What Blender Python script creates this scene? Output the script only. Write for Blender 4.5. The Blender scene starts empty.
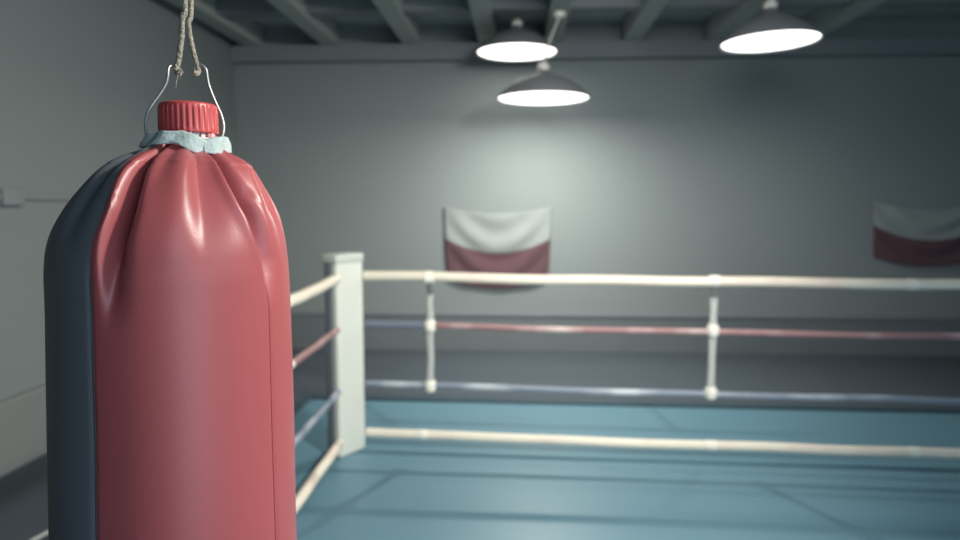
import bpy, bmesh, math, random
from mathutils import Vector, Matrix, noise
random.seed(7)
R = math.radians
C = bpy.context.scene.collection
scn = bpy.context.scene

# ------------------------------------------------------------------ materials
def srgb(r, g, b):
    f = lambda c: (c/255/12.92) if c/255 <= .04045 else ((c/255+.055)/1.055)**2.4
    return (f(r), f(g), f(b), 1)

def mat(name, col, rough=.6, metal=0., spec=.5, var=.0, vscale=6., bump=0., bscale=80., col2=None,
        mix_scale=None, mix_lo=.45, mix_hi=.6, coat=0., stretch=None):
    m = bpy.data.materials.new(name); m.use_nodes = True
    nt = m.node_tree; N = nt.nodes; L = nt.links
    b = N['Principled BSDF']
    b.inputs['Roughness'].default_value = rough
    b.inputs['Metallic'].default_value = metal
    b.inputs['Specular IOR Level'].default_value = spec
    b.inputs['Coat Weight'].default_value = coat
    tc = N.new('ShaderNodeTexCoord')
    src = tc.outputs['Object']
    if stretch:
        mp = N.new('ShaderNodeMapping'); mp.inputs['Scale'].default_value = stretch
        L.new(src, mp.inputs['Vector']); src = mp.outputs['Vector']
    base = N.new('ShaderNodeRGB'); base.outputs[0].default_value = col
    out = base.outputs[0]
    if col2:
        nz = N.new('ShaderNodeTexNoise'); nz.inputs['Scale'].default_value = mix_scale or 5
        nz.inputs['Detail'].default_value = 5
        L.new(src, nz.inputs['Vector'])
        mr = N.new('ShaderNodeMapRange'); mr.inputs['From Min'].default_value = mix_lo
        mr.inputs['From Max'].default_value = mix_hi
        L.new(nz.outputs['Fac'], mr.inputs['Value'])
        mx = N.new('ShaderNodeMix'); mx.data_type = 'RGBA'
        L.new(mr.outputs['Result'], mx.inputs['Factor'])
        L.new(out, mx.inputs['A']); mx.inputs['B'].default_value = col2
        out = mx.outputs['Result']
    if var:
        nz = N.new('ShaderNodeTexNoise'); nz.inputs['Scale'].default_value = vscale
        nz.inputs['Detail'].default_value = 6
        L.new(src, nz.inputs['Vector'])
        mr = N.new('ShaderNodeMapRange'); mr.inputs['From Min'].default_value = .25
        mr.inputs['From Max'].default_value = 2.7
        mr.inputs['To Min'].default_value = 1-var; mr.inputs['To Max'].default_value = 1+var
        L.new(nz.outputs['Fac'], mr.inputs['Value'])
        hs = N.new('ShaderNodeHueSaturation')
        L.new(mr.outputs['Result'], hs.inputs['Value']); L.new(out, hs.inputs['Color'])
        out = hs.outputs['Color']
    L.new(out, b.inputs['Base Color'])
    if bump:
        nz = N.new('ShaderNodeTexNoise'); nz.inputs['Scale'].default_value = bscale
        nz.inputs['Detail'].default_value = 4
        L.new(src, nz.inputs['Vector'])
        bp = N.new('ShaderNodeBump'); bp.inputs['Strength'].default_value = bump
        bp.inputs['Distance'].default_value = .01
        L.new(nz.outputs['Fac'], bp.inputs['Height']); L.new(bp.outputs['Normal'], b.inputs['Normal'])
    return m

M = {}
M['wall'] = mat('painted plaster', (.212, .238, .242, 1), .85, spec=.2, var=.05, vscale=1.3, bump=.15, bscale=35)
M['band'] = mat('dark band paint', (.15, .17, .18, 1), .7, spec=.25, var=.15, vscale=2.5)
M['band_left'] = mat('grey band paint', (.20, .218, .215, 1), .75, spec=.25, col2=(.12, .13, .135, 1), mix_scale=2.2, mix_lo=.58, mix_hi=.72)
M['ledge'] = mat('lit ledge paint', (.24, .26, .26, 1), .7, spec=.25, var=.08)  # paler than the band below: its lit top edge put into the colour
M['ceiling'] = mat('dark ceiling boards', (.36, .40, .42, 1), .9, spec=.1, var=.12, vscale=2)
M['joist'] = mat('grey painted timber', (.36, .39, .37, 1), .8, spec=.2, var=.12, vscale=3, bump=.2, bscale=25)
M['beam'] = mat('dark painted beam', (.19, .21, .225, 1), .8, spec=.2, var=.1)
M['floor'] = mat('dark rubber flooring', (.080, .097, .116, 1), .85, spec=.12, var=.12, vscale=4, bump=.1)
M['canvas'] = mat('teal vinyl canvas', (.112, .230, .298, 1), .44, spec=.45, var=.07, vscale=1.6, bump=.05, bscale=14)
M['canvas_edge'] = mat('navy canvas hem', (.03, .06, .08, 1), .6)
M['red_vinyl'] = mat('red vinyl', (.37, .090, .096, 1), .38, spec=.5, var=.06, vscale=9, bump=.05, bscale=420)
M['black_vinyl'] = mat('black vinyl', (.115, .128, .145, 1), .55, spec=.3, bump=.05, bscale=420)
M['red_thread'] = mat('dark red welt', (.17, .016, .022, 1), .5)
M['black_thread'] = mat('charcoal welt', (.06, .055, .06, 1), .6)
M['cap_red'] = mat('red plastic', (.46, .066, .068, 1), .38, spec=.5)
M['tape'] = mat('pale cloth tape', (.40, .49, .48, 1), .75, var=.1, vscale=40, bump=.25, bscale=160)
M['neck'] = mat('pale grey plastic', (.45, .5, .5, 1), .3)
M['wire'] = mat('galvanised wire', (.36, .37, .365, 1), .42, metal=.75)
M['hemp'] = mat('hemp rope', (.46, .42, .34, 1), .85, spec=.2, var=.25, vscale=120, bump=.8, bscale=300)
M['white_pad'] = mat('white vinyl pad', (.72, .74, .67, 1), .5, var=.04, vscale=6)
M['post'] = mat('dark steel post', (.16, .185, .21, 1), .55, spec=.3)
M['post_cap'] = mat('off white cap', (.56, .6, .56, 1), .6)
M['rope_white'] = mat('cream rope cover', (.78, .72, .60, 1), .6, var=.05, vscale=4, col2=(.72, .58, .50, 1), mix_scale=3, mix_lo=.52, mix_hi=.75)
M['rope_red'] = mat('worn red rope cover', (.30, .165, .17, 1), .6, col2=(.60, .50, .48, 1), mix_scale=2.2, mix_lo=.48, mix_hi=.7)
M['rope_blue'] = mat('worn blue rope cover', (.20, .24, .30, 1), .6, col2=(.5, .54, .58, 1), mix_scale=2.2, mix_lo=.48, mix_hi=.68)
M['rope_slate'] = mat('slate blue rope cover', (.15, .175, .225, 1), .6)
M['rope_tape'] = mat('white tape', (.80, .77, .68, 1), .55)
M['strap'] = mat('off white webbing', (.50, .52, .49, 1), .7, var=.2, vscale=14)
M['strap_dark'] = mat('dark tie tape', (.10, .11, .11, 1), .7)
M['shade'] = mat('dark enamel', (.17, .18, .19, 1), .75, spec=.2)
M['shade_in'] = mat('white enamel', (.86, .86, .82, 1), .5)
M['cord'] = mat('pale cable', (.5, .52, .48, 1), .6)
M['socket'] = mat('pale ceramic', (.75, .74, .68, 1), .4)
M['flag_white'] = mat('white cloth', (.26, .285, .285, 1), .9, spec=.1, var=.04)
M['flag_red'] = mat('red cloth', (.11, .062, .072, 1), .9, spec=.1, var=.06)
M['floor_tape'] = mat('white floor tape', (.62, .64, .64, 1), .6)
M['conduit'] = mat('dark conduit', (.20, .22, .23, 1), .6)

def emit(name, col, strength):
    m = bpy.data.materials.new(name); m.use_nodes = True
    b = m.node_tree.nodes['Principled BSDF']
    b.inputs['Base Color'].default_value = (.9, .9, .86, 1)
    b.inputs['Emission Color'].default_value = col
    b.inputs['Emission Strength'].default_value = strength
    return m
M['bulb'] = emit('lit bulb glass', (1, .985, .92, 1), 3.6)

# ------------------------------------------------------------------ mesh helpers
def obj(name, bm, m, parent=None, smooth=True):
    me = bpy.data.meshes.new(name)
    bmesh.ops.recalc_face_normals(bm, faces=bm.faces)
    bm.to_mesh(me); bm.free()
    me.materials.append(m)
    if smooth:
        for p in me.polygons: p.use_smooth = True
        try: me.set_sharp_from_angle(angle=R(42))
        except Exception: pass
    o = bpy.data.objects.new(name, me); C.objects.link(o)
    if parent: o.parent = parent
    return o

def tag(o, label=None, cat=None, group=None, kind=None):
    if label: o['label'] = label
    if cat: o['category'] = cat
    if group: o['group'] = group
    if kind: o['kind'] = kind
    return o

def thing(name, label, cat, loc=(0, 0, 0), rz=0, group=None):
    o = bpy.data.objects.new(name, None); C.objects.link(o)
    o.empty_display_size = .1
    o.location = loc; o.rotation_euler = (0, 0, rz)
    return tag(o, label, cat, group)

def box(bm, x0, x1, y0, y1, z0, z1, bev=0, mtx=None):
    r = bmesh.ops.create_cube(bm, size=1)
    vs = r['verts']
    for v in vs:
        v.co = Vector((x0+(v.co.x+.5)*(x1-x0), y0+(v.co.y+.5)*(y1-y0), z0+(v.co.z+.5)*(z1-z0)))
        if mtx: v.co = mtx @ v.co
    if bev:
        es = list({e for v in vs for e in v.link_edges})
        bmesh.ops.bevel(bm, geom=es, offset=bev, segments=3, affect='EDGES', profile=.6)
    return bm

def lathe(bm, prof, seg=48, center=(0, 0), caps=True):
    """prof: list of (radius, z)"""
    rings = []
    for r, z in prof:
        if r < 1e-5:
            rings.append([bm.verts.new((center[0], center[1], z))])
        else:
            rings.append([bm.verts.new((center[0]+r*math.cos(2*math.pi*k/seg), center[1]+r*math.sin(2*math.pi*k/seg), z)) for k in range(seg)])
    for a, b in zip(rings, rings[1:]):
        for k in range(seg):
            k2 = (k+1) % seg
            if len(a) == 1 and len(b) == 1: continue
            if len(a) == 1: bm.faces.new((a[0], b[k], b[k2]))
            elif len(b) == 1: bm.faces.new((a[k], a[k2], b[0]))
            else: bm.faces.new((a[k], a[k2], b[k2], b[k]))
    if caps:
        for rg in (rings[0], rings[-1]):
            if len(rg) > 1: bm.faces.new(rg)
    return bm

def spline(pts, n):
    """Catmull-Rom through pts, n samples per span"""
    P = [Vector(p) for p in pts]
    P = [P[0]*2-P[1]] + P + [P[-1]*2-P[-2]]
    out = []
    for i in range(1, len(P)-2):
        for k in range(n):
            t = k/n
            a, b, c, d = P[i-1], P[i], P[i+1], P[i+2]
            out.append(.5*((2*b)+(c-a)*t+(2*a-5*b+4*c-d)*t*t+(3*b-a-3*c+d)*t**3))
    out.append(P[-2])
    return out

def tube(bm, pts, r, seg=12, twist=0., lobes=0, lobe_amp=0., rfun=None):
    pts = [Vector(p) for p in pts]
    up = Vector((0, 0, 1))
    t0 = (pts[1]-pts[0]).normalized()
    if abs(t0.z) > .9: up = Vector((1, 0, 0))
    nrm = (up - t0*up.dot(t0)).normalized()
    rings = []; L = 0
    for i, p in enumerate(pts):
        t = (pts[min(i+1, len(pts)-1)]-pts[max(i-1, 0)]).normalized()
        nrm = (nrm - t*nrm.dot(t)).normalized()
        bn = t.cross(nrm)
        if i: L += (p-pts[i-1]).length
        ring = []
        rr0 = rfun(i/(len(pts)-1)) if rfun else r
        for k in range(seg):
            a = 2*math.pi*k/seg
            rr = rr0*(1+lobe_amp*math.cos(lobes*a+twist*L)) if lobes else rr0
            ring.append(bm.verts.new(p+nrm*rr*math.cos(a)+bn*rr*math.sin(a)))
        rings.append(ring)
    for a, b in zip(rings, rings[1:]):
        for k in range(seg):
            k2 = (k+1) % seg
            bm.faces.new((a[k], a[k2], b[k2], b[k]))
    bm.faces.new(rings[0]); bm.faces.new(rings[-1])
    return bm

def B(): return bmesh.new()
def struct(name, bm, m, smooth=False):
    return tag(obj(name, bm, m, smooth=smooth), kind='structure')

# ------------------------------------------------------------------ the hall
XL, XR, YB, YF, ZC = -3.33, 6.4, 8.0, -1.6, 3.78
struct('floor', box(B(), XL-.2, XR, YF, YB+.2, -.2, 0), M['floor'])
struct('wall_back', box(B(), XL-.2, XR, YB, YB+.2, 0, ZC), M['wall'])
struct('wall_left', box(B(), XL-.2, XL, YF, YB, 0, ZC), M['wall'])
struct('wall_right', box(B(), XR, XR+.2, YF, YB+.2, 0, ZC), M['wall'])
struct('wall_front', box(box(B(), XL-.2, .7, YF-.2, YF, 0, ZC), 4.7, XR, YF-.2, YF, 0, ZC), M['wall'])
struct('ceiling', box(B(), XL-.2, XR, YF, YB+.2, ZC, ZC+.15), M['ceiling'])
struct('baseboard_back', box(B(), XL, XR, YB-.05, YB, 0, .42, .006), M['band'])
struct('trim_5', box(B(), XL+.05, XR, YB-.065, YB, .42, .455, .006), M['beam'])
struct('baseboard_left', box(B(), XL, XL+.045, YF, YB-.05, 0, .44, .006), M['band_left'])
struct('trim_1', box(B(), XL, XL+.055, YF, YB-.05, .44, .475, .008), M['ledge'])
struct('trim_2', box(B(), XL+.01, XR, YB-.14, YB, 3.37, 3.55), M['beam'])          # dark wall plate under the joists
struct('trim_3', box(B(), XL, XR, 6.72, 6.92, 3.60, ZC), M['beam'])                # bridging between the joists
struct('trim_4', box(B(), XL, XL+.03, YF, YB-.14, 1.765, 1.795, .004), M['conduit'])  # thin rail on the left wall

jx = [(-3.06, 'left end, against the left wall'), (-2.16, 'second from the left wall'), (-1.22, 'third from the left wall'),
      (-.36, 'directly above the farther hanging lamp'), (.385, 'just right of the farther hanging lamp'),
      (1.25, 'left of the right hand lamp'), (2.17, 'leading to the right hand lamp'), (3.2, 'farthest right visible, beyond the right hand lamp')]
for i, (x, where) in enumerate(jx):
    o = obj('ceiling_joist', box(B(), -.095, .095, YF, YB-.001, 0, ZC-3.551, .006), M['joist'], smooth=False)
    o.location = (x, 0, 3.5505)
    tag(o, 'grey painted timber ceiling joist, ' + where, 'joist', 'ceiling joists')

# conduit junction on the left wall
o = obj('wall_socket', box(B(), 0, .05, -.09, .09, -.055, .055, .008), M['conduit'])
o.location = (XL, 4.29, 1.78)
tag(o, 'small dark junction box on the thin rail of the left wall', 'junction box')
o = obj('tape_strip', box(B(), -.017, .017, -.06, .06, 0.0002, .003), M['floor_tape'], smooth=False)
o.location = (-2.49, 3.29, 0); o.rotation_euler = (0, 0, R(-12))
tag(o, 'short white tape strip on the dark floor left of the hanging bag', 'tape')

# ------------------------------------------------------------------ ring canvas
th = thing('ring_canvas', 'teal boxing ring canvas lying on the dark hall floor', 'ring canvas', (0, 0, 0), R(-1.2))
def canvas_bm():
    bm = B(); nx, ny = 90, 70
    x0, x1, y0, y1 = -1.98, 6.0, -.4, 5.82
    g = [[None]*(ny+1) for _ in range(nx+1)]
    for i in range(nx+1):
        for j in range(ny+1):
            x = x0+(x1-x0)*i/nx; y = y0+(y1-y0)*j/ny
            e = min(i, nx-i, j, ny-j)
            z = .007+.0025*noise.noise((x*.9, y*1.4, 0))
            if e == 0: z = .001
            g[i][j] = bm.verts.new((x, y, z))
    for i in range(nx):
        for j in range(ny):
            bm.faces.new((g[i][j], g[i+1][j], g[i+1][j+1], g[i][j+1]))
    return bm
obj('canvas_sheet', canvas_bm(), M['canvas'], th)
hm = box(B(), -2.03, 6.05, 5.80, 5.90, .0, .024, .005)
box(hm, -2.03, -1.95, -.4, 5.80, .0, .024, .005)
obj('hem', hm, M['canvas_edge'], th)

# ------------------------------------------------------------------ corner posts
def corner_post(loc, label, rz):
    t = thing('corner_post', label, 'ring post', loc, rz, 'ring corner posts')
    # local +X runs along the padded face, local -Y faces into the ring
    obj('steel_post', box(B(), -.002, .235, .055, .125, 0, 1.33, .012), M['post'], t)
    bm = B()
    box(bm, 0, .248, 0, .062, 0, 1.335, .018)
    obj('pad', bm, M['white_pad'], t)
    obj('cap', box(B(), -.008, .252, -.008, .14, 1.33, 1.392, .016), M['post_cap'], t)
    obj('base_plate', box(B(), -.01, .25, .066, .17, .0, .014, .004), M['post'], t)
    for z in (1.24, .90, .473, .12):
        tb = B()
        tube(tb, [(.15, .10, z), (.17, .165, z)], .016, 10)
        obj('turnbuckle', tb, M['wire'], t)
    return t
post = corner_post((-1.198, 4.43, .009), 'white padded corner post with a pale cap where the ring ropes meet', R(59))

def rope_pts(a, b, sag, n=60, wob=.0, seed=0):
    a, b = Vector(a), Vector(b); out = []
    for i in range(n+1):
        t = i/n
        p = a.lerp(b, t); p.z -= sag*4*t*(1-t)
        p.z += wob*noise.noise((t*9, seed*3.7, 0)); out.append(p)
    return out

def band(parent, pts, t, half, r, m, name='tape_band'):
    i0 = t*(len(pts)-1)
    i = min(int(i0), len(pts)-2)
    p = pts[i].lerp(pts[i+1], i0-i); d = (pts[i+1]-pts[i]).normalized()
    return obj(name, tube(B(), [p-d*half, p-d*half*.85, p+d*half*.85, p+d*half], r, 16, rfun=lambda s: r*(.9 if s in (0., 1.) else 1)), m, parent)

A0 = Vector((-1.065, 4.655, 0)); A1 = Vector((5.9, 4.40, 0))
def back_at(x, z): return Vector((x, A0.y+(A1.y-A0.y)*(x-A0.x)/(A1.x-A0.x), z))
L0 = Vector((-1.203, 4.424, 0)); L1 = Vector((-1.198, 2.262, 0))
rows = [(1.24, .034, 'rope_white', 'cream top'), (.90, .022, 'rope_red', 'worn red second'),
        (.473, .022, 'rope_blue', 'worn blue third'), (.12, .032, 'rope_white', 'cream lowest')]
TB = lambda x: (x-A0.x)/(A1.x-A0.x)
for k, (z, r, m, nm) in enumerate(rows):
    t = thing('ring_rope', nm+' ring rope across the back, running right from the corner post', 'rope', (0, 0, 0), 0, 'ring ropes along the back')
    pts = rope_pts((A0.x, A0.y, z), (A1.x, A1.y, z), .02, 90, .010, k)
    obj('rope_cover', tube(B(), pts, r, 14), M[m], t)
    if k in (0, 3):
        for x in ((-.62, 1.30, 2.55) if k == 0 else (-.66, 1.32, 2.62)):
            band(t, pts, TB(x), .035, r*1.09, M['rope_tape'])
    if k == 1:
        n = int(90*TB(-.63))
        sl = pts[:n+1]+[back_at(-.63, pts[n].z)]
        tag(obj('sleeve', tube(B(), sl, r*1.12, 14), M['rope_slate'], t), 'slate blue sleeve')
    t = thing('ring_rope', nm+' ring rope on the left side, between corner post and bag', 'rope', (0, 0, 0), 0, 'ring ropes on the left side')
    pts = rope_pts((L0.x, L0.y, z), (L1.x, L1.y, z), .015, 40, .006, k+5)
    obj('rope_cover', tube(B(), pts, r*1.0, 14), M[m], t)
    if k == 1: band(t, pts, .47, .09, r*1.12, M['rope_tape'])

post2 = corner_post((-1.09, 2.05, .009), 'white padded corner post hidden behind the red hanging bag', R(90+31))

for x, label in ((-.605, 'white vertical rope tie nearest the corner post'), (1.305, 'white vertical rope tie farther right along the ropes')):
    b0 = back_at(x, 0)
    t = thing('rope_tie', label, 'rope tie', (b0.x, b0.y-.002, 0), 0, 'vertical ties between the back ropes')
    w = .028
    def strip(z0, z1, m, name, w0=w, th_=.014):
        bm = B()
        n = 10
        P = []
        for i in range(n+1):
            s = i/n
            P.append((.006*noise.noise((s*2.3, x*5+z0*3, 0)), .0, z0+(z1-z0)*s))
        tube(bm, P, w0, 14, rfun=lambda s: w0*(1-.18*math.sin(math.pi*s)))
        for v in bm.verts: v.co.y *= th_/w0
        return obj(name, bm, M[m], t)
    strip(1.10, 1.225, 'strap_dark', 'dark_tape', .024)
    strip(.915, 1.115, 'strap', 'webbing')
    strip(.49, .885, 'strap', 'webbing')
    for z in (.895, .47):
        bm = B()
        lathe(bm, [(.030, z-.04), (.040, z-.022), (.042, z), (.040, z+.022), (.030, z+.04)], 20)
        obj('knot', bm, M['rope_tape'], t)
    bm = B(); tube(bm, [back_at(x-.03, 1.228)-Vector((b0.x, b0.y, 0)), back_at(x+.03, 1.228)-Vector((b0.x, b0.y, 0))], .0385, 16)
    obj('wrap', bm, M['rope_tape'], t)

# ------------------------------------------------------------------ flags
def flag(loc, W, ztop, zdiv, zbot, label, seed, sag=1.):
    t = thing('flag', label, 'flag', loc, 0, 'white over red flags on the back wall')
    def cloth(zt, zb, inset_t, inset_b):
        bm = B(); nx, nz = 60, 30; g = []
        for i in range(nx+1):
            u = i/nx; col = []
            for j in range(nz+1):
                v = j/nz
                z = zt(u)+(zb(u)-zt(u))*v
                ins = inset_t+(inset_b-inset_t)*v
                x = ins+(W-2*ins)*u
                # swags hanging from the two pinned top corners
                d = 0.
                full = (ztop(0)-z)/(ztop(0)-zbot(.5))
                for q in range(1, 5):
                    d += .013*math.cos((full*1.7+math.sin(math.pi*u)*-1.1)*8.0+q*.9+seed)*math.exp(-((full-.2*q)**2)/.03)*math.sin(math.pi*u)**.6
                d += .012*noise.noise((u*4, full*3, seed))
                col.append(bm.verts.new((x, -.035-abs(.02*math.sin(math.pi*u))-max(d, -.028), z)))
            g.append(col)
        for i in range(nx):
            for j in range(nz):
                bm.faces.new((g[i][j], g[i+1][j], g[i+1][j+1], g[i][j+1]))
        o = bm
        return o
    for nm, zt, zb, it, ib, m in (('white_band', ztop, zdiv, 0, .01, 'flag_white'), ('red_band', zdiv, zbot, .01, .03, 'flag_red')):
        o = obj(nm, cloth(zt, zb, it, ib), M[m], t)
        md = o.modifiers.new('thick', 'SOLIDIFY'); md.thickness = .004
    for u in (.012, W-.012):
        bm = B(); bmesh.ops.create_uvsphere(bm, u_segments=12, v_segments=8, radius=.012)
        for v in bm.verts: v.co += Vector((u, -.02, ztop(0)-.015)); v.co.y *= 1
        box(bm, u-.003, u+.003, -.035, 0, ztop(0)-.018, ztop(0)-.012)
        obj('pin', bm, M['wire'], t)
    return t
sg = lambda a, b: (lambda u: a-(a-b)*(4*u*(1-u))**1.0)
flag((-.862, YB-.001, 0), 1.25, sg(1.71, 1.63), sg(1.335, 1.165), sg(.85, .755),
     'white over red flag pinned to the back wall, nearest the corner post', 0)
flag((4.02, YB-.001, 0), 1.25, sg(1.775, 1.69), sg(1.50, 1.33), sg(1.14, 1.04),
     'dim white over red flag on the back wall at the right edge', 2)

# ------------------------------------------------------------------ pendant lamps
def pendant_lamp(loc, label, drop, shift=(0, 0), power=300, tilt=(0, 0), ro=.392, spread=125):
    """loc is the centre of the rim"""
    t = thing('pendant_lamp', label, 'lamp', loc, 0, 'pendant lamps over the ring')
    t.rotation_euler = (tilt[0], tilt[1], 0)
    outer = [(ro, 0), (ro+.003, .01), (ro-.012, .03), (ro-.055, .075), (ro-.115, .125), (ro-.19, .175), (.125, .215), (.07, .24), (.052, .265), (.048, .30)]
    inner = [(ro-.010, .003), (ro-.025, .026), (ro-.066, .069), (ro-.125, .117), (ro-.197, .166), (.115, .205), (.05, .23)]
    bm = B(); lathe(bm, outer, 64, caps=False)
    obj('shade', bm, M['shade'], t)
    bm = B(); lathe(bm, [(ro, 0)]+inner+[(0, .232)], 64, caps=False)
    tag(obj('shade_lining', bm, M['shade_in'], t), 'bright white lining inside the shade')
    bm = B(); lathe(bm, [(0, .262), (.046, .264), (.058, .285), (.058, .31), (.04, .335), (.022, .35), (0, .355)], 24, caps=False)
    obj('socket', bm, M['socket'], t)
    bm = B(); lathe(bm, [(0, .0105), (ro-.02, .0105), (ro-.016, .014), (ro-.02, .017), (0, .017)], 64, caps=False)
    tag(obj('diffuser', bm, M['bulb'], t), 'glowing white diffuser')
    sx, sy = shift
    P = spline([(0, 0, .345), (sx*.35, sy*.35, .345+(drop-.345)*.4), (sx, sy, drop-.03)], 12)
    obj('cable', tube(B(), P, .011, 10), M['cord'], t)
    bm = B(); lathe(bm, [(0, drop), (.06, drop), (.055, drop-.035), (.02, drop-.05), (0, drop-.05)], 24, center=(sx, sy), caps=False)
    obj('ceiling_rose', bm, M['socket'], t)
    ld = bpy.data.lights.new('bulb_light', 'AREA'); ld.shape = 'DISK'; ld.size = .11; ld.energy = power; ld.spread = R(spread)
    ld.color = (1, .985, .89)
    lo = bpy.data.objects.new('bulb_light', ld); C.objects.link(lo); lo.parent = t; lo.location = (0, 0, .004)
    return t
pendant_lamp((-.02, 7.25, 3.30), 'farther dark domed pendant lamp left of centre, seen above the lower lamp', ZC-3.30, power=6, ro=.418, spread=180)
pendant_lamp((.237, 6.70, 2.745), 'lowest hanging dark domed pendant lamp, near the middle of the room', 3.55-2.745, (.148, .0), power=92, ro=.444, spread=180)
pendant_lamp((2.072, 5.90, 3.065), 'dark domed pendant lamp on the right, high under the joists', 3.55-3.065, (.098, 0), power=14, spread=150, tilt=(0, R(-1.5)))

# ------------------------------------------------------------------ the hanging bag
PX = .001366
def zy(y): return 1.812-(y-150)*.00151       # height on the bag for a given row of the profile drawing
RZ = R(27.3)
BX, BY = -.516, 1.0
bag = thing('punching_bag', 'large red vinyl punching bag with ribbed red cap, hanging in the foreground', 'punching bag', (BX, BY, 0), RZ)
# (profile row, half width in drawing units, sideways offset of the axis)
prof = [(132, 28, 18), (140, 32, 16.5), (147, 36, 14.5), (152, 45, 12.5), (158, 61, 10.5), (165, 74, 8.5), (175, 84, 5), (185, 91.5, 3.5), (200, 102.5, 1.5), (215, 111, 0),
        (230, 117, -2), (245, 120.5, -3), (270, 122.5, -3), (300, 123, -3), (400, 125, -4.5), (540, 128.5, -8), (700, 129, -9), (800, 129, -8),
        (830, 122, -8), (846, 104, -8), (856, 62, -8), (860, 2, -8)]
def interp(y, c):
    for a, b in zip(prof, prof[1:]):
        if a[0] <= y <= b[0]:
            t = (y-a[0])/(b[0]-a[0])
            return a[c]+(b[c]-a[c])*t
    return prof[-1][c]
def smooth_interp(y, c):
    if y < 165: return interp(y, c)
    return sum(interp(min(max(y+d, 132), 860), c) for d in (-6, -3, 0, 3, 6))/5
def ss(a, b, x):
    t = min(max((x-a)/(b-a), 0), 1); return t*t*(3-2*t)
def adiff(a, b): return (a-b+180) % 360-180
def lin(p, y):
    if y <= p[0][0]: return p[0][1]
    for a, b in zip(p, p[1:]):
        if y <= b[0]: return a[1]+(b[1]-a[1])*(y-a[0])/(b[0]-a[0])
    return p[-1][1]
# folds: path [(row, angle)], amplitude, width left, width right, rows over which it fades
folds = [
    ([(150, -33), (160, -30.5), (183, -28), (207, -26.5), (250, -27)], -.27, 2.6, 5.5, 225, 320),
    ([(150, -39), (205, -31), (258, -32)], .030, 2.6, 2.2, 230, 290),
    ([(150, 13), (240, 15)], -.125, 6, 14, 185, 280),
    ([(150, 3), (240, -1)], .035, 8, 6, 185, 275),
    ([(150, 30), (168, 33), (204, 38.5), (216, 41), (255, 47), (270, 48)], -.19, 2.6, 7, 245, 305),
    ([(150, 26), (168, 28), (204, 33), (216, 36), (255, 43)], .035, 4, 3, 225, 285),
    ([(150, 58), (190, 55), (212, 52), (240, 54)], .040, 6, 5, 205, 250),
    ([(195, 47), (206, 54)], -.045, 3, 3, 200, 222),
    ([(150, 72), (230, 66)], -.090, 6, 6, 190, 270),
    ([(150, -9), (200, -14)], -.060, 5, 7, 165, 215),
    ([(150, -58), (230, -52)], -.085, 6, 7, 190, 270),
    ([(150, -84), (230, -80)], -.080, 7, 7, 190, 270),
    ([(150, 100), (230, 104)], -.09, 7, 7, 190, 270), ([(150, 132), (230, 128)], -.08, 7, 7, 190, 260),
    ([(150, 165), (230, 168)], -.09, 8, 7, 190, 270), ([(150, -112), (230, -108)], -.09, 7, 7, 190, 270),
    ([(150, -142), (230, -146)], -.08, 7, 7, 190, 260),
]
SEAM_R, SEAM_L, SEAM_B = 48., -36.5, -118.
def seam_angle_left(y): return lin([(132, -50), (156, -44), (205, -34.5), (258, -36), (860, -36.5)], y)
def bag_r(th, y):
    r = smooth_interp(y, 1)
    f = 0.
    for path, amp, wl, wr, y0, y1 in folds:
        d = adiff(th, lin(path, y))
        w = wl if d < 0 else wr
        if abs(d) < 4*w:
            start = 1. if path[0][0] <= 150 else ss(path[0][0]-12, path[0][0], y)
            f += 1.5*amp*math.exp(-(d/w)**2)*(1-ss(y0-60, y1, y))*start
    # tight gathers under the collar
    f += .045*math.cos(R(th)*17+1.3)*(1-ss(146, 178, y))*ss(134, 146, y)
    # slow unevenness of the stuffed body
    n = noise.noise((math.sin(R(th))*1.6, math.cos(R(th))*1.6, y*.006))
    f += .012*n*ss(200, 300, y)
    # stitched seams pull the vinyl in and pucker it
    for s in (SEAM_R, SEAM_L, SEAM_B):
        sa = seam_angle_left(y) if s == SEAM_L else s
        d = adiff(th, sa)
        g = ss(235, 275, y)*(1-ss(820, 850, y))
        f -= .016*math.exp(-(d/1.3)**2)*g
        if s == SEAM_R:
            pk = max(0, noise.noise((y*.09, 1.7, (1 if d > 0 else -1)*2.)))*ss(330, 380, y)
            f -= .010*pk*math.exp(-((abs(d)-3.2)/2.2)**2)*g
    return r*PX*(1+f)
def bag_p(th, y, lift=0.):
    r = bag_r(th, y)+lift
    a = R(th)
    ox = smooth_interp(y, 2)*PX
    return Vector((ox+r*math.sin(a), -r*math.cos(a), zy(y)))
ys = []
y = 134
while y < 300: ys.append(y); y += 1.6
while y < 560: ys.append(y); y += 4
while y < 820: ys.append(y); y += 14
ys += [830, 838, 846, 851, 856, 859]
def sheet(t0f, t1f, n):
    bm = B(); g = []
    for yy in ys:
        a, b = t0f(yy), t1f(yy)
        g.append([bm.verts.new(bag_p(a+(b-a)*i/n, yy)) for i in range(n+1)])
    for ra, rb in zip(g, g[1:]):
        for i in range(n):
            bm.faces.new((ra[i], ra[i+1], rb[i+1], rb[i]))
    return bm
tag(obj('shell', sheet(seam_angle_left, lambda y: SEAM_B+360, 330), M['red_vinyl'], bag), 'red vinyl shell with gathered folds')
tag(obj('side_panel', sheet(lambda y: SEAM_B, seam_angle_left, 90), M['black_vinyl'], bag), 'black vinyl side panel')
for fn, m, rr in ((lambda y: SEAM_R, 'red_thread', .0011), (seam_angle_left, 'black_thread', .0016), (lambda y: SEAM_B, 'black_thread', .0016)):
    P = [bag_p(fn(yy), yy, -.0002) for yy in ys if 262 < yy < 825]
    obj('seam', tube(B(), P, rr, 8), M[m], bag)

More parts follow.
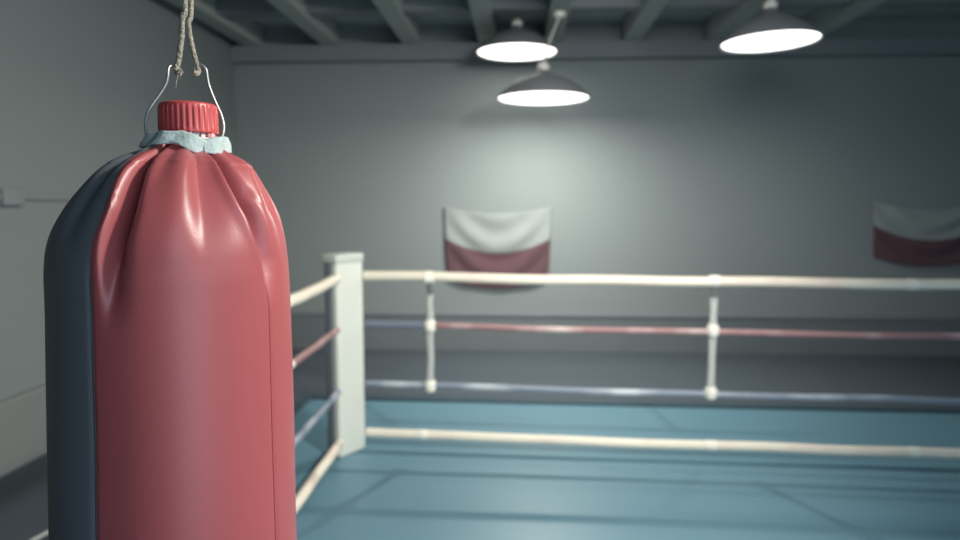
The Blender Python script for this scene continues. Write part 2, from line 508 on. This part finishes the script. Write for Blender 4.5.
# collar of cloth tape round the gathered neck
def tape(angs, top, bot, rad0, rad1, name):
    bm = B(); g = []
    n = 90; nz = 8
    for i in range(n+1):
        th = angs[0]+(angs[1]-angs[0])*i/n
        col = []
        for j in range(nz+1):
            v = j/nz
            yy = lin(top, th)+(lin(bot, th)-lin(top, th))*v
            r = rad0+(rad1-rad0)*v+.0022*math.sin(R(th)*9+v*2.2)+.0018*noise.noise((th*.05, v*2, rad0*50))
            a = R(th)
            col.append(bm.verts.new((.0222-.002*v+r*math.sin(a), -r*math.cos(a), zy(yy))))
        g.append(col)
    for i in range(n):
        for j in range(nz):
            bm.faces.new((g[i][j], g[i+1][j], g[i+1][j+1], g[i][j+1]))
    o = obj(name, bm, M['tape'], bag)
    md = o.modifiers.new('thick', 'SOLIDIFY'); md.thickness = .0022; md.offset = 1
    return o
tape((-178, 26), [(-178, 137), (-90, 137), (-8, 134.5), (8, 138), (26, 143)], [(-178, 149), (-80, 149), (-14, 147), (0, 152.5), (22, 160), (26, 157)], .0540, .0605, 'cloth_collar')
tape((22, 184), [(22, 143), (34, 140), (62, 136.5), (184, 137)], [(22, 155), (40, 156), (78, 152), (184, 150)], .0540, .0610, 'cloth_collar')
# bottle-like neck, ring and ribbed cap
CX = .0245
bm = B(); lathe(bm, [(.036, zy(165)), (.036, zy(143)), (.0445, zy(142.3)), (.0455, zy(140.5)), (.0445, zy(139)), (.037, zy(138.4)), (.036, zy(133))], 48, center=(CX, 0))
obj('neck_ring', bm, M['neck'], bag)
def cap_bm():
    bm = B(); seg = 32*6
    rows = [(.0402, 134.2, 0), (.0416, 133.6, .0), (.0420, 131.5, .3), (.0418, 129.5, 1), (.0413, 111, 1), (.0410, 109, .5), (.0408, 107.5, 0), (.0400, 106, 0), (.0375, 104.8, 0), (.030, 104.2, 0), (0, 104, 0)]
    rings = []
    for r, yy, rib in rows:
        if r == 0:
            rings.append([bm.verts.new((CX, 0, zy(yy)))]); continue
        rg = []
        for k in range(seg):
            a = 2*math.pi*k/seg
            w = math.cos(32*a)
            rr = r+rib*(.0013*max(-.55, min(.75, w*1.4))-.0004)
            rg.append(bm.verts.new((CX+rr*math.cos(a), rr*math.sin(a), zy(yy))))
        rings.append(rg)
    for a, b in zip(rings, rings[1:]):
        for k in range(seg):
            k2 = (k+1) % seg
            if len(b) == 1: bm.faces.new((a[k], a[k2], b[0]))
            else: bm.faces.new((a[k], a[k2], b[k2], b[k]))
    bm.faces.new(rings[0])
    return bm
tag(obj('cap', cap_bm(), M['cap_red'], bag), 'ribbed red screw cap')
# wire bail hooked round the neck
def wp(px, y, d=0.): return (( px-170+(118-y)*.036)*PX, d, zy(y))
left = [wp(153, 141, -.012), wp(147, 137, -.010), wp(145.5, 128, -.006), wp(147.5, 116, -.002), wp(153, 106), wp(160, 96), wp(165.5, 87), wp(167.5, 80), wp(168, 73, .001), wp(169.5, 69, .004), wp(173, 67.5, .007), wp(178, 69, .008), wp(181, 72, .006)]
right = [wp(217, 141, -.012), wp(221.5, 137, -.010), wp(224, 127, -.006), wp(222, 115, -.002), wp(216.5, 103), wp(211.5, 92), wp(208.3, 83), wp(207, 75), wp(206, 70), wp(203, 66.5, .001), wp(199, 65, .003), wp(195.5, 66.5, .006), wp(193.5, 70, .007)]
for P in (left, right):
    obj('wire_bail', tube(B(), spline(P, 8), .0020, 10), M['wire'], bag)

# rope from which the bag hangs: two strands looped over the bail hooks
hr = thing('hanging_rope', 'frayed beige hemp rope in two strands above the red bag', 'rope', (BX, BY, 0), RZ)
def strand(P, r, ph):
    return obj('strand', tube(B(), spline(P, 14), r, 18, twist=700, lobes=3, lobe_amp=.07), M['hemp'], hr)
zc = 3.78
strand([wp(181, 73, -.004), wp(178, 76, -.002), wp(176, 71, .004), wp(178, 64, .004), wp(179.5, 55, .002), wp(181.5, 40, .0), wp(183, 20, .0), (.0265, 0, zy(0)), (.0255, 0, 2.3), (.025, 0, 2.9), (.024, 0, zc-.02)], .0041, 0)
strand([wp(193, 73, -.004), wp(196, 75, -.002), wp(199, 71, .003), wp(197, 66, .004), wp(194.5, 58, .002), wp(191, 44, .0), wp(188.5, 26, -.001), (.0345, 0, zy(0)), (.0335, 0, 2.3), (.033, 0, 2.9), (.033, 0, zc-.02)], .0036, 2)
for P, m in (([wp(178, 74, -.004), wp(177.2, 80, -.005), wp(175.8, 85, -.004), wp(175.4, 91, -.005)], .0006),
             ([wp(180, 72, -.004), wp(180.4, 77, -.006), wp(179.6, 81, -.005)], .0006)):
    obj('frayed_end', tube(B(), spline(P, 6), m, 6), M['hemp'], hr)
bm = B(); lathe(bm, [(0, zc), (.05, zc), (.05, zc-.012), (.02, zc-.03), (0, zc-.03)], 24, center=(.0285, 0), caps=False)
obj('ceiling_plate', bm, M['wire'], hr)

# ------------------------------------------------------------------ light
w = bpy.data.worlds.new('World'); scn.world = w; w.use_nodes = True
bg = w.node_tree.nodes['Background']
bg.inputs['Color'].default_value = (.68, .85, 1.0, 1); bg.inputs['Strength'].default_value = 2.7
def area(name, loc, target, size, power, col):
    ld = bpy.data.lights.new(name, 'AREA'); ld.shape = 'DISK'; ld.size = size; ld.energy = power; ld.color = col
    o = bpy.data.objects.new(name, ld); C.objects.link(o); o.location = loc
    o.rotation_euler = (Vector(target)-Vector(loc)).to_track_quat('-Z', 'Y').to_euler()
    return o
ld = bpy.data.lights.new('added_key_spot', 'SPOT'); ld.energy = 930; ld.shadow_soft_size = .16; ld.spot_size = R(104); ld.spot_blend = .9  # added spot out of view, brightens the bag and corner post
ld.color = (1, .95, .86)
lo = bpy.data.objects.new('added_key_spot', ld); C.objects.link(lo); lo.location = (1.8, 1.1, 3.15)
lo.rotation_euler = (Vector((-.85, 3.5, .85))-Vector(lo.location)).to_track_quat('-Z', 'Y').to_euler()

ld = bpy.data.lights.new('added_wall_spot', 'SPOT'); ld.energy = 330; ld.shadow_soft_size = .5; ld.spot_size = R(92); ld.spot_blend = 1  # added unseen spot, washes the back wall and back ropes with light
ld.color = (1, .985, .90)
lo = bpy.data.objects.new('added_wall_spot', ld); C.objects.link(lo); lo.location = (.9, 2.7, 3.3)
lo.rotation_euler = (Vector((.5, 8.0, 1.15))-Vector(lo.location)).to_track_quat('-Z', 'Y').to_euler()

# ------------------------------------------------------------------ camera
cd = bpy.data.cameras.new('Camera'); cam = bpy.data.objects.new('Camera', cd); C.objects.link(cam)
cam.location = (0, 0, 1.73)
cam.rotation_euler = (R(90-5.460), 0, R(3.184))
cd.sensor_width = 36; cd.lens = 680/960*36
cd.clip_start = .05
cd.dof.use_dof = True
cd.dof.focus_distance = .93
cd.dof.aperture_fstop = 2.9
scn.camera = cam
scn.view_settings.view_transform = 'Standard'
scn.view_settings.look = 'None'
scn.view_settings.gamma = 1
scn.view_settings.use_curve_mapping = False
scn.view_settings.exposure = 0
